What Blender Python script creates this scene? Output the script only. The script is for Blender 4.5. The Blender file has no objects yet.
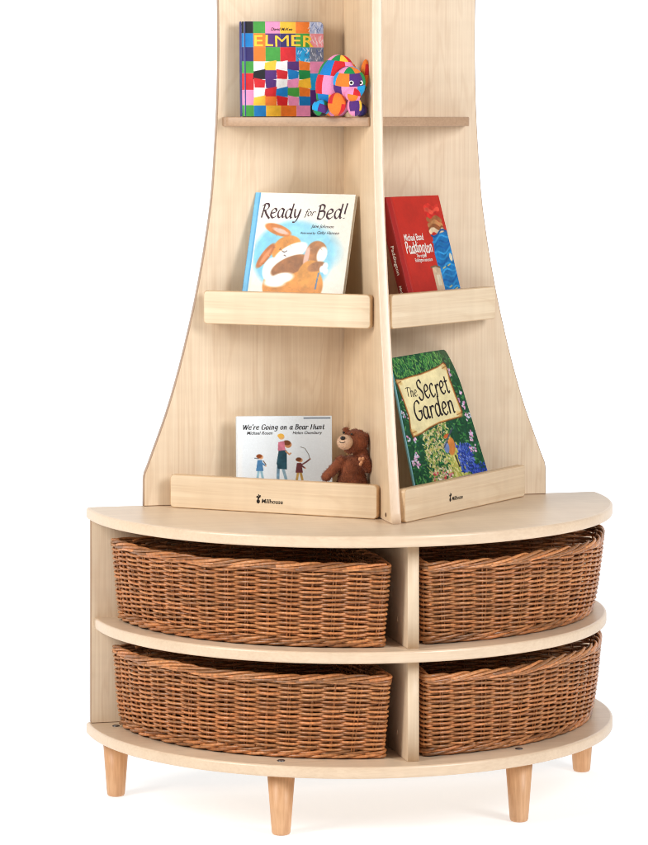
import bpy, math, random
import numpy as np
from mathutils import Vector, Matrix, noise as mnoise

random.seed(7)
rng = np.random.default_rng(11)
scene = bpy.context.scene
COL = scene.collection

# ------------------------------------------------------------------ basic helpers
def lin(c):
    c = np.asarray(c, float)
    return np.where(c <= 0.04045, c / 12.92, ((c + 0.055) / 1.055) ** 2.4)

def srgb(r, g, b):
    l = lin(np.array([r, g, b]) / 255.0)
    return (float(l[0]), float(l[1]), float(l[2]), 1.0)

def tag(o, label=None, cat=None, group=None, kind=None):
    if label: o['label'] = label
    if cat: o['category'] = cat
    if group: o['group'] = group
    if kind: o['kind'] = kind
    return o

def empty(name, loc=(0, 0, 0), rz=0.0):
    o = bpy.data.objects.new(name, None)
    COL.objects.link(o)
    o.location = loc
    o.rotation_euler = (0, 0, rz)
    o.empty_display_size = 0.05
    return o

class MB:
    """collects vertices and faces for ONE mesh"""
    def __init__(self):
        self.v = []; self.f = []; self.m = []; self.s = []; self.c = []
    def add(self, verts, faces, mat=0, smooth=False, col=None):
        n = len(self.v)
        self.v.extend([tuple(p) for p in verts])
        self.c.extend([col if col is not None else (1, 1, 1)] * len(verts))
        for f in faces:
            self.f.append([i + n for i in f]); self.m.append(mat); self.s.append(smooth)
    def build(self, name, mats, parent=None, fn=None, color=False, loc=(0, 0, 0)):
        me = bpy.data.meshes.new(name)
        vs = [tuple(fn(p)) for p in self.v] if fn else self.v
        me.from_pydata(vs, [], self.f)
        if not isinstance(mats, (list, tuple)): mats = [mats]
        for m in mats: me.materials.append(m)
        me.polygons.foreach_set('material_index', self.m)
        me.polygons.foreach_set('use_smooth', self.s)
        if color:
            a = me.color_attributes.new('tint', 'FLOAT_COLOR', 'POINT')
            buf = np.ones((len(vs), 4), np.float32)
            buf[:, :3] = np.array(self.c, np.float32)
            a.data.foreach_set('color', buf.ravel())
        me.validate(clean_customdata=False); me.update()
        o = bpy.data.objects.new(name, me)
        COL.objects.link(o)
        o.location = loc
        if parent: o.parent = parent
        return o

def offset_poly(pts, d):
    """inset a CCW polygon by d along vertex normals"""
    n = len(pts); out = []
    for i in range(n):
        p0 = np.array(pts[i - 1]); p1 = np.array(pts[i]); p2 = np.array(pts[(i + 1) % n])
        e1 = p1 - p0; e2 = p2 - p1
        e1 /= (np.linalg.norm(e1) + 1e-12); e2 /= (np.linalg.norm(e2) + 1e-12)
        n1 = np.array([-e1[1], e1[0]]); n2 = np.array([-e2[1], e2[0]])
        b = n1 + n2
        k = b @ b
        b = b * (2.0 / k) if k > 0.3 else n1
        out.append(tuple(p1 + b * d))
    return out

def ccw(pts):
    a = sum(pts[i - 1][0] * pts[i][1] - pts[i][0] * pts[i - 1][1] for i in range(len(pts)))
    return pts if a > 0 else pts[::-1]

def plate(mb, outline, c0, c1, bev, fr, mat_face=0, mat_edge=1, steps=3, strip=False):
    """extrude a 2D outline from c0 to c1 with rounded edges; fr maps (a,b,c)->xyz"""
    outline = ccw(list(outline))
    n = len(outline)
    layers = []
    for k in range(steps + 1):
        t = math.pi / 2 * k / steps
        layers.append((bev * (1 - math.sin(t)), c0 + bev * (1 - math.cos(t))))
    for k in range(steps, -1, -1):
        t = math.pi / 2 * k / steps
        layers.append((bev * (1 - math.sin(t)), c1 - bev * (1 - math.cos(t))))
    verts = []
    for ins, c in layers:
        pp = offset_poly(outline, ins) if ins > 1e-9 else outline
        verts += [fr(a, b, c) for a, b in pp]
    L = len(layers)
    side = []
    for l in range(L - 1):
        for i in range(n):
            j = (i + 1) % n
            side.append([l * n + i, l * n + j, (l + 1) * n + j, (l + 1) * n + i])
    # decide orientation
    o = np.array(fr(0, 0, 0)); ea = np.array(fr(1, 0, 0)) - o; eb = np.array(fr(0, 1, 0)) - o; ec = np.array(fr(0, 0, 1)) - o
    flip = np.dot(np.cross(ea, eb), ec) < 0
    caps = [list(range(n))[::-1], [(L - 1) * n + i for i in range(n)]]
    if strip:       # outline is mirrored about its middle index: cap it with quads
        a = [[i, i + 1, n - 2 - i, n - 1 - i] for i in range(n // 2 - 1)]
        caps = [q[::-1] for q in a] + [[(L - 1) * n + i for i in q] for q in a]
    if flip:
        side = [f[::-1] for f in side]; caps = [f[::-1] for f in caps]
    base = len(mb.v)
    mb.add(verts, side, mat_edge, True)
    for f in caps:
        mb.f.append([i + base for i in f]); mb.m.append(mat_face); mb.s.append(False)

def rrect(x0, y0, x1, y1, r, n=6):
    pts = []
    for cx, cy, a0 in ((x1 - r, y0 + r, -90), (x1 - r, y1 - r, 0), (x0 + r, y1 - r, 90), (x0 + r, y0 + r, 180)):
        for k in range(n + 1):
            a = math.radians(a0 + 90 * k / n)
            pts.append((cx + r * math.cos(a), cy + r * math.sin(a)))
    return pts

def round_corners(pts, radii, n=6):
    out = []
    N = len(pts)
    for i in range(N):
        p = np.array(pts[i], float); r = radii[i]
        if r <= 0:
            out.append(tuple(p)); continue
        a = np.array(pts[i - 1], float) - p; b = np.array(pts[(i + 1) % N], float) - p
        la, lb = np.linalg.norm(a), np.linalg.norm(b)
        a /= la; b /= lb
        ang = math.acos(max(-1, min(1, a @ b)))
        d = min(r / math.tan(ang / 2), 0.45 * la, 0.45 * lb)
        s, e = p + a * d, p + b * d
        for k in range(n + 1):
            t = k / n
            out.append(tuple((1 - t) ** 2 * s + 2 * t * (1 - t) * p + t * t * e))
    return out

def tube(mb, pts, rad, sides=6, closed=False, col=None, mat=0, caps=True, jitter=None):
    P = np.array(pts, float); n = len(P)
    if closed:
        T = np.roll(P, -1, 0) - np.roll(P, 1, 0)
    else:
        T = np.gradient(P, axis=0)
    T /= (np.linalg.norm(T, axis=1)[:, None] + 1e-12)
    up = np.where(np.abs(T[:, 2:3]) > 0.9, np.array([[1.0, 0, 0]]), np.array([[0, 0, 1.0]]))
    A = np.cross(T, up); A /= (np.linalg.norm(A, axis=1)[:, None] + 1e-12)
    B = np.cross(A, T)
    r = np.broadcast_to(np.asarray(rad, float), (n,))
    ang = np.arange(sides) * 2 * math.pi / sides
    V = (P[:, None, :] + r[:, None, None] * (np.cos(ang)[None, :, None] * A[:, None, :] + np.sin(ang)[None, :, None] * B[:, None, :])).reshape(-1, 3)
    F = []
    m = n if closed else n - 1
    for i in range(m):
        k = (i + 1) % n
        for j in range(sides):
            l = (j + 1) % sides
            F.append([i * sides + j, i * sides + l, k * sides + l, k * sides + j][::-1])
    if not closed and caps:
        F.append(list(range(sides))); F.append([(n - 1) * sides + j for j in range(sides)][::-1])
    mb.add(V, F, mat, True, col)

# ------------------------------------------------------------------ materials
def new_mat(name):
    m = bpy.data.materials.new(name); m.use_nodes = True
    nt = m.node_tree
    b = nt.nodes['Principled BSDF']
    return m, nt, b

def nd(nt, typ, **kw):
    n = nt.nodes.new(typ)
    for k, v in kw.items():
        setattr(n, k, v)
    return n

def ramp(nt, stops):
    r = nd(nt, 'ShaderNodeValToRGB')
    e = r.color_ramp.elements
    e[0].position, e[0].color = stops[0]
    e[1].position, e[1].color = stops[-1]
    for p, c in stops[1:-1]:
        x = e.new(p); x.color = c
    return r

def mixc(nt, a, b, fac, mode='MIX'):
    m = nd(nt, 'ShaderNodeMix', data_type='RGBA', blend_type=mode)
    L = nt.links
    for sock, val in ((0, fac), (6, a), (7, b)):
        if hasattr(val, 'links') or hasattr(val, 'is_linked'):
            L.new(val, m.inputs[sock])
        else:
            m.inputs[sock].default_value = val
    return m.outputs[2]

def wood(name, axis, light, dark, fine=0.5, rough=0.42, figure=0.5, spec=0.45, seed=0.0):
    """pale laminate: fine streaks along an axis, soft broad figure, faint cross ripple"""
    m, nt, b = new_mat(name)
    L = nt.links
    tc = nd(nt, 'ShaderNodeTexCoord')
    def mp(along, across):
        k = nd(nt, 'ShaderNodeMapping')
        s = [across] * 3; s[axis] = along
        k.inputs['Scale'].default_value = s
        k.inputs['Location'].default_value = (seed, seed * 1.7, seed * .6)
        L.new(tc.outputs['Object'], k.inputs['Vector'])
        return k.outputs['Vector']
    n1 = nd(nt, 'ShaderNodeTexNoise'); n1.inputs['Scale'].default_value = 1; n1.inputs['Detail'].default_value = 5
    n1.inputs['Roughness'].default_value = .6
    L.new(mp(3, 210), n1.inputs['Vector'])
    n2 = nd(nt, 'ShaderNodeTexNoise'); n2.inputs['Scale'].default_value = 1; n2.inputs['Detail'].default_value = 3
    n2.inputs['Distortion'].default_value = .6
    L.new(mp(1.3, 8), n2.inputs['Vector'])
    # growth ring figure: bands of a distorted field
    sn = nd(nt, 'ShaderNodeMath', operation='MULTIPLY'); sn.inputs[1].default_value = 46
    L.new(n2.outputs['Fac'], sn.inputs[0])
    si = nd(nt, 'ShaderNodeMath', operation='SINE'); L.new(sn.outputs[0], si.inputs[0])
    sm = nd(nt, 'ShaderNodeMapRange'); sm.inputs[1].default_value = .7; sm.inputs[2].default_value = 1.0
    L.new(si.outputs[0], sm.inputs[0])
    n3 = nd(nt, 'ShaderNodeTexNoise'); n3.inputs['Scale'].default_value = 1; n3.inputs['Detail'].default_value = 2
    L.new(mp(26, 5), n3.inputs['Vector'])
    r1 = ramp(nt, [(.34, dark), (.62, light)]); L.new(n1.outputs['Fac'], r1.inputs[0])
    base = mixc(nt, light, r1.outputs[0], fine)
    r2 = ramp(nt, [(.32, dark), (.62, light)]); L.new(n2.outputs['Fac'], r2.inputs[0])
    c2 = mixc(nt, base, r2.outputs[0], .26 * figure * 2)
    fm = nd(nt, 'ShaderNodeMath', operation='MULTIPLY'); fm.inputs[1].default_value = .20 * figure * 2
    L.new(sm.outputs[0], fm.inputs[0])
    c3 = mixc(nt, c2, dark, fm.outputs[0])
    r3 = ramp(nt, [(.35, (.93, .92, .91, 1)), (.65, (1.03, 1.03, 1.03, 1))]); L.new(n3.outputs['Fac'], r3.inputs[0])
    c4 = mixc(nt, c3, r3.outputs[0], .45, 'MULTIPLY')
    L.new(c4, b.inputs['Base Color'])
    rr = nd(nt, 'ShaderNodeMapRange'); rr.inputs[3].default_value = rough - .06; rr.inputs[4].default_value = rough + .1
    L.new(n1.outputs['Fac'], rr.inputs[0]); L.new(rr.outputs[0], b.inputs['Roughness'])
    b.inputs['Specular IOR Level'].default_value = spec
    bp = nd(nt, 'ShaderNodeBump'); bp.inputs['Strength'].default_value = .06; bp.inputs['Distance'].default_value = .002
    L.new(n1.outputs['Fac'], bp.inputs['Height']); L.new(bp.outputs[0], b.inputs['Normal'])
    return m

LIGHT = srgb(241, 221, 193); DARK = srgb(208, 176, 142)
W_PANEL = wood('maple_upright_grain', 2, LIGHT, DARK, .45, .45, .55)
W_FIN = wood('maple_fin_face', 2, srgb(232, 207, 174), srgb(200, 165, 128), .5, .45, .5, seed=3.1)
W_BOARD = wood('maple_board_grain', 0, srgb(228, 205, 177), srgb(200, 169, 137), .42, .36, .38, seed=5.3)
W_FASCIA = wood('maple_ledge_front', 0, srgb(240, 218, 186), srgb(210, 177, 139), .46, .42, .40, seed=8.0)
W_DIV = wood('maple_divider_grain', 2, srgb(235, 212, 182), srgb(208, 176, 141), .4, .42, .35, seed=11.0)
E_LIGHT = wood('maple_edge_band', 0, srgb(234, 208, 178), srgb(208, 176, 143), .35, .30, .25, .6, seed=2.0)
E_FIN = wood('fin_edge_band', 2, srgb(236, 211, 184), srgb(216, 185, 157), .35, .28, .2, .6, seed=2.5)
E_FASCIA = wood('ledge_edge_band', 0, srgb(222, 190, 150), srgb(192, 156, 116), .4, .35, .3, seed=7.0)
E_DARK = wood('shaded_panel_edge', 2, srgb(176, 143, 114), srgb(144, 112, 86), .5, .4, .3, seed=4.0)  # same edge band, with the shade on panel sides put into the colour
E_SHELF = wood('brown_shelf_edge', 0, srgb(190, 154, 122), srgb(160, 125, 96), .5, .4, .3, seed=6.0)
BEECH = wood('beech_leg', 2, srgb(226, 178, 134), srgb(196, 142, 98), .75, .40, .5, seed=9.0)

def plain(name, col, rough=.5, spec=.4, noise=.12, scale=60, coat=0.0, bump=0.0):
    m, nt, b = new_mat(name); L = nt.links
    tc = nd(nt, 'ShaderNodeTexCoord')
    n = nd(nt, 'ShaderNodeTexNoise'); n.inputs['Scale'].default_value = scale; n.inputs['Detail'].default_value = 4
    L.new(tc.outputs['Object'], n.inputs['Vector'])
    r = ramp(nt, [(.3, tuple(c * (1 - noise) for c in col[:3]) + (1,)), (.7, tuple(min(1, c * (1 + noise)) for c in col[:3]) + (1,))])
    L.new(n.outputs['Fac'], r.inputs[0]); L.new(r.outputs[0], b.inputs['Base Color'])
    b.inputs['Roughness'].default_value = rough
    b.inputs['Specular IOR Level'].default_value = spec
    b.inputs['Coat Weight'].default_value = coat
    if bump:
        bp = nd(nt, 'ShaderNodeBump'); bp.inputs['Strength'].default_value = bump; bp.inputs['Distance'].default_value = .002
        L.new(n.outputs['Fac'], bp.inputs['Height']); L.new(bp.outputs[0], b.inputs['Normal'])
    return m

def tinted(name, rough=.4, spec=.4, noise=.1, scale=90, coat=0.0, bump=0.0, stretch=None, sheen=0.0):
    """colour comes from the mesh's own 'tint' attribute, varied by noise"""
    m, nt, b = new_mat(name); L = nt.links
    at = nd(nt, 'ShaderNodeAttribute'); at.attribute_name = 'tint'
    tc = nd(nt, 'ShaderNodeTexCoord')
    n = nd(nt, 'ShaderNodeTexNoise'); n.inputs['Scale'].default_value = scale; n.inputs['Detail'].default_value = 3
    L.new(tc.outputs['Object'], n.inputs['Vector'])
    r = ramp(nt, [(.3, (1 - noise,) * 3 + (1,)), (.7, (1 + noise,) * 3 + (1,))]); L.new(n.outputs['Fac'], r.inputs[0])
    c = mixc(nt, at.outputs['Color'], r.outputs[0], 1.0, 'MULTIPLY')
    L.new(c, b.inputs['Base Color'])
    b.inputs['Roughness'].default_value = rough
    b.inputs['Specular IOR Level'].default_value = spec
    b.inputs['Coat Weight'].default_value = coat
    b.inputs['Coat Roughness'].default_value = .2
    b.inputs['Sheen Weight'].default_value = sheen
    if bump:
        bp = nd(nt, 'ShaderNodeBump'); bp.inputs['Strength'].default_value = bump; bp.inputs['Distance'].default_value = .0015
        L.new(n.outputs['Fac'], bp.inputs['Height']); L.new(bp.outputs[0], b.inputs['Normal'])
    return m

WICKER = tinted('brown_wicker', .34, .6, .30, 140, 0, .25)
PRINT = tinted('printed_cover', .42, .28, .03, 400, .05)
PLUSH = tinted('plush_fabric', .9, .15, .16, 420, 0, .4, sheen=.25)
FELT = tinted('patch_fabric', .75, .2, .10, 500, 0, .3, sheen=.15)
PAPER = plain('page_block_paper', srgb(236, 228, 210), .8, .2, .06, 300)
INK = plain('dark_print_ink', srgb(34, 26, 28), .55, .3, .1, 300)
LOGO = plain('black_logo_print', srgb(30, 22, 16), .5, .3, .1, 300)
BOLT = plain('dark_bolt_metal', srgb(58, 54, 56), .35, .6, .2, 200)
HOLE = plain('dark_dowel_hole', srgb(92, 66, 46), .6, .3, .2, 200)
CAP = plain('beige_screw_cap', srgb(226, 196, 164), .4, .4, .08, 200)

# ------------------------------------------------------------------ studio sweep (setting)
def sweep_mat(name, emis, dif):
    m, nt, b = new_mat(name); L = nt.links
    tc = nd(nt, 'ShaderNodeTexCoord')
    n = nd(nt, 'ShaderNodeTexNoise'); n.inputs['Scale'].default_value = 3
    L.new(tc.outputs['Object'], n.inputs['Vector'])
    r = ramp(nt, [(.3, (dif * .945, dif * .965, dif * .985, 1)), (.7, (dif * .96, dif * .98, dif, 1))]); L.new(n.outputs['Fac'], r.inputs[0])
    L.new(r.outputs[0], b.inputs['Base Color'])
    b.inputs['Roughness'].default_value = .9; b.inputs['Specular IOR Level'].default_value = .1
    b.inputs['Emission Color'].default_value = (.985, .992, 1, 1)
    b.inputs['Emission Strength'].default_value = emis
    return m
FLOOR_M = sweep_mat('glowing_white_floor', .52, .68)  # plain floor; emission added to keep it white under the unit
BACK_M = sweep_mat('glowing_white_backdrop', 1.0, .3)  # plain sheet; emission added so the background stays white
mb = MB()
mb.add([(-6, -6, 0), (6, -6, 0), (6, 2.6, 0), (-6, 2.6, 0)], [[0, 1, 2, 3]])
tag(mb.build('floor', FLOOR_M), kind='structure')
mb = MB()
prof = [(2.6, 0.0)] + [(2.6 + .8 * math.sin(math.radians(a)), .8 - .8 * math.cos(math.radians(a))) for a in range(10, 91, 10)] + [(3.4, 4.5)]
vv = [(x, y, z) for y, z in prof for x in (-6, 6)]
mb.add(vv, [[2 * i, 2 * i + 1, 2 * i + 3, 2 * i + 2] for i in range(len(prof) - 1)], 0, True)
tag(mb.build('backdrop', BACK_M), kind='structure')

# ------------------------------------------------------------------ bookcase
# unit frame: back panel front face on y=0, viewer side is -y ; q = -y
Z_TOP, Z_MID, Z_BOT, TH = .635, .391, .154, .025
HEYE = 1.51
case = empty('bookcase', (0, 0, 0))
tag(case, 'pale maple half-round bookcase with display ledges, round tapered legs and open basket compartments', 'bookcase')

def half_disc(R, back, n=72, rc=.012):
    pts = [(R * math.cos(math.pi * k / n), -R * math.sin(math.pi * k / n)) for k in range(n + 1)]
    pts = [(x, y) for x, y in pts]
    corners = []
    if back > .004:
        corners = [(-R + .0, back), (R - .0, back)]
        c = round_corners([pts[-1]] + corners + [pts[0]], [0, rc, rc, 0], 5)
        return pts[:-1] + c[:-1]
    return pts
idxyz = lambda a, b, c: (a, b, c)
for nm, R, zt, back in (('top_board', .6, Z_TOP, .022), ('middle_shelf', .586, Z_MID, -.001), ('bottom_board', .6, Z_BOT, .022)):
    mb = MB()
    out = half_disc(R, back)
    if back < .004:
        out = [(x, min(y, -.001)) for x, y in out]
    plate(mb, out, zt - TH, zt, .0055, idxyz, 0, 1, 4)
    mb.build(nm, [W_BOARD, E_LIGHT], case)

xz = lambda y0: (lambda a, b, c: (a, y0 + c, b))
mb = MB()
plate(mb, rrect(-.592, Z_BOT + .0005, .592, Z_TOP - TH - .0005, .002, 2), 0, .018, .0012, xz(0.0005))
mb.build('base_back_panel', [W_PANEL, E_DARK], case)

# curved tall back panel
ROWS = [(.8765, .4725), (.808, .4715), (.755, .4525), (.675, .4215), (.558, .3875), (.425, .356), (.32, .336), (.19, .3165),
        (.04, .3065), (-.037, .3028), (-.17, .3008), (-.265, .302), (-.36, .305), (-.45, .310)]
def halfw(h):
    hs = [r[0] for r in ROWS][::-1]; ws = [r[1] for r in ROWS][::-1]
    return float(np.interp(h, hs, ws))
def smooth_profile(fn, lo, hi, n=60):
    hs = np.linspace(lo, hi, n)
    ws = np.array([fn(h) for h in hs])
    core = ws.copy()
    for _ in range(6):
        core[1:-1] = .25 * core[:-2] + .5 * core[1:-1] + .25 * core[2:]
    return hs, core
hs, ws = smooth_profile(lambda h: halfw(h), -.45, .80)
ws[-1] = .4695
right = [(w, HEYE - h) for h, w in zip(hs, ws)]
right += [(.4712, HEYE - .808), (.4722, HEYE - .816), (.4725, Z_TOP + .0005)]
panel = right[::-1] + [(-a, b) for a, b in right]
mb = MB()
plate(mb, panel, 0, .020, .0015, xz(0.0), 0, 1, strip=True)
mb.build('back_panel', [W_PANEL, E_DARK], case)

# upright fin
FIN = [(.8765, .4235), (.761, .398), (.614, .365), (.475, .335), (.345, .310), (.183, .281), (0, .268), (-.13, .262), (-.255, .262), (-.45, .266)]
def finq(h):
    return float(np.interp(h, [r[0] for r in FIN][::-1], [r[1] for r in FIN][::-1]))
hs, qs = smooth_profile(finq, -.45, .8745)
zs = [HEYE - h for h in hs]; zs[-1] = Z_TOP + .0005
outl = [(.0008, z) for z in zs[::-1]] + [(q, z) for q, z in zip(qs, zs)]
yz = lambda a, b, c: (c, -a, b)
mb = MB()
plate(mb, outl, -.0115, .0115, .0045, yz, 0, 1, 4, strip=True)
mb.build('upright_fin', [W_FIN, E_FIN], case)
# basket compartment dividers
for z0, z1 in ((Z_MID, Z_TOP - TH), (Z_BOT, Z_MID - TH)):
    mb = MB()
    plate(mb, [(.0022, z0 + .0004), (.558, z0 + .0004), (.558, z1 - .0004), (.0022, z1 - .0004)], -.0125, .0125, .0012, yz, 0, 0, 2)
    mb.build('divider', [W_DIV, W_DIV], case)

def disc(mb, c, u, v, nrm, r, h=.001, n=16, mat=0):
    c, u, v, nrm = map(np.array, (c, u, v, nrm))
    pts = [c + r * (math.cos(2 * math.pi * k / n) * u + math.sin(2 * math.pi * k / n) * v) for k in range(n)]
    top = [p * 1.0 + nrm * h - (p - c) * .12 for p in pts]
    mb.add(pts + top, [[k, (k + 1) % n, n + (k + 1) % n, n + k] for k in range(n)] + [[n + k for k in range(n)]], mat, False)
mb = MB(); disc(mb, (-.0116, -.378, .650), (0, 1, 0), (0, 0, 1), (-1, 0, 0), .0048)
mb.build('dowel_hole', HOLE, case)
for z in (.205, .445):
    mb = MB(); disc(mb, (-.0126, -.475, z - .004), (0, 1, 0), (0, 0, 1), (-1, 0, 0), .0055)
    mb.build('screw_cap', CAP, case)

# legs with their bolts
for x, q in ((-.543, .042), (-.268, .484), (.254, .488), (.543, .048)):
    mb = MB()
    prof = [(.0, .0), (.0150, .0), (.0180, .0012), (.0197, .0045), (.0205, .012), (.0295, Z_BOT - TH - .0005), (0, Z_BOT - TH - .0005)]
    n = 32; V = []; F = []
    for r_, z_ in prof:
        for k in range(n):
            a = 2 * math.pi * k / n
            V.append((r_ * math.cos(a), r_ * math.sin(a), z_))
    for i in range(len(prof) - 1):
        for k in range(n):
            l = (k + 1) % n
            F.append([i * n + k, i * n + l, (i + 1) * n + l, (i + 1) * n + k])
    mb.add(V, F, 0, True)
    leg = mb.build('leg', BEECH, case, loc=(x, -q, 0))
    leg.rotation_euler = (0, 0, x * 7)
    mb = MB(); disc(mb, (x, -q, Z_BOT + .0002), (1, 0, 0), (0, 1, 0), (0, 0, 1), .0085, .0018)
    mb.build('bolt_head', BOLT, case)

# ledges: fascia boards across the corner plus triangular shelf plates
def diag_frame(S, E):
    S, E = np.array(S, float), np.array(E, float)
    t = (E - S) / np.linalg.norm(E - S)
    n = np.array([t[1], -t[0]])
    if n @ (-S) < 0: n = -n
    return S, t, n, np.linalg.norm(E - S)

def text_mesh(body, size=1.0, shear=0.0, offset=0.0, spacing=1.0):
    cu = bpy.data.curves.new('lettering', 'FONT'); cu.body = body; cu.size = 1.0
    cu.shear = shear; cu.offset = offset; cu.space_character = spacing; cu.resolution_u = 3
    cu.fill_mode = 'FRONT'
    ob = bpy.data.objects.new('lettering', cu); COL.objects.link(ob)
    bpy.context.view_layer.update()
    dg = bpy.context.evaluated_depsgraph_get()
    me = bpy.data.meshes.new_from_object(ob.evaluated_get(dg))
    v = [(p.co.x, p.co.y) for p in me.vertices]; f = [list(p.vertices) for p in me.polygons]
    bpy.data.objects.remove(ob); bpy.data.curves.remove(cu); bpy.data.meshes.remove(me)
    v = np.array(v)
    v -= v.min(0)
    return v * size, f

def ledge(S, E, z0, z1, plate_z, logo=None):
    S2, t, n, L = diag_frame(S, E)
    # local frame: X along the ledge seen from the viewer, left to right
    o = empty('frame', (0, 0, 0)); bpy.data.objects.remove(o)
    mb = MB()
    def fr(a, b, c):      # a along, b up, c inward
        return (a, c, b)
    plate(mb, rrect(0, 0, L, z1 - z0, .009, 5), 0, .018, .0022, fr, 0, 1, 4)
    fa = mb.build('ledge_fascia', [W_FASCIA, E_FASCIA], case)
    fa.location = (S2[0], -S2[1], z0)
    fa.rotation_euler = (0, 0, math.atan2(-t[1], t[0]))
    # make sure +y local is inward
    if logo is not None:
        a0, b0, wdt = logo
        mb = MB()
        v, f = text_mesh('Millhouse', 1, .12, .012, 1.0)
        k = wdt * .80 / v[:, 0].max()
        mb.add([(a0 + wdt * .2 + p[0] * k, -.0004, b0 + p[1] * k) for p in v], f)
        def blob(cx, cz, rx, rz, rot=0, n=14):
            pts = []
            for q in range(n):
                a = 2 * math.pi * q / n
                x, z = rx * math.cos(a), rz * math.sin(a)
                pts.append((a0 + wdt * (cx + x * math.cos(rot) - z * math.sin(rot)), -.0005 - .00003 * len(mb.f) % .0003, b0 + wdt * (cz + x * math.sin(rot) + z * math.cos(rot))))
            mb.add(pts, [list(range(n))])
        blob(.065, .055, .062, .072); blob(.075, .165, .030, .055, -.2); blob(.03, .215, .042, .028, .6)
        blob(.125, .225, .030, .055, -.5); blob(.085, .27, .016, .04, .2)
        mb.build('logo_print', LOGO, fa)
    if plate_z is not None:
        mb = MB()
        i0 = S2 + n * .0183; 
        pa = i0 + t * .012; pb = i0 + t * (L - .012)
        s = 1 if max(S[0], E[0]) > .1 else -1
        lo, hi = (pa, pb) if abs(pa[0]) > abs(pb[0]) else (pb, pa)
        pts = [(lo[0], -.001), (s * .0118, -.001), (s * .0118, -hi[1]), (lo[0], -max(lo[1], .0015))]
        plate(mb, pts, plate_z, plate_z + .018, .0008, idxyz, 0, 0, 1)
        mb.build('ledge_shelf', [W_BOARD, W_BOARD], case)

ledge((-.343, .032), (-.0215, .283), 1.0450, 1.1195, 1.046)
ledge((.0215, .302), (.341, .032), 1.0450, 1.1200, 1.046)
ledge((-.419, .032), (-.0215, .340), Z_TOP + .0006, .7095, None, (.214, .021, .064))
ledge((.0215, .411), (.412, .032), Z_TOP + .0006, .7080, None, (.1925, .026, .060))

# top open shelves (no ledge), brown edge
def open_shelf(S, E, z1, s):
    mb = MB()
    (xs, qs_), (xe, qe) = S, E
    pts = [(xs, -.001), (s * .0118, -.001), (s * .0118, -qe), (xs, -qs_)]
    pts = round_corners(pts, [0, 0, .004, .02], 6)
    plate(mb, pts, z1 - .021, z1, .002, idxyz, 0, 1, 3)
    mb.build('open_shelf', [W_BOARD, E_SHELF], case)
open_shelf((-.293, .034), (-.0118, .248), 1.5085, -1)
open_shelf((.279, .034), (.0118, .260), 1.5085, 1)
open_shelf((-.285, .034), (-.0118, .24), 1.925, -1)
open_shelf((.285, .034), (.0118, .245), 1.925, 1)

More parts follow.
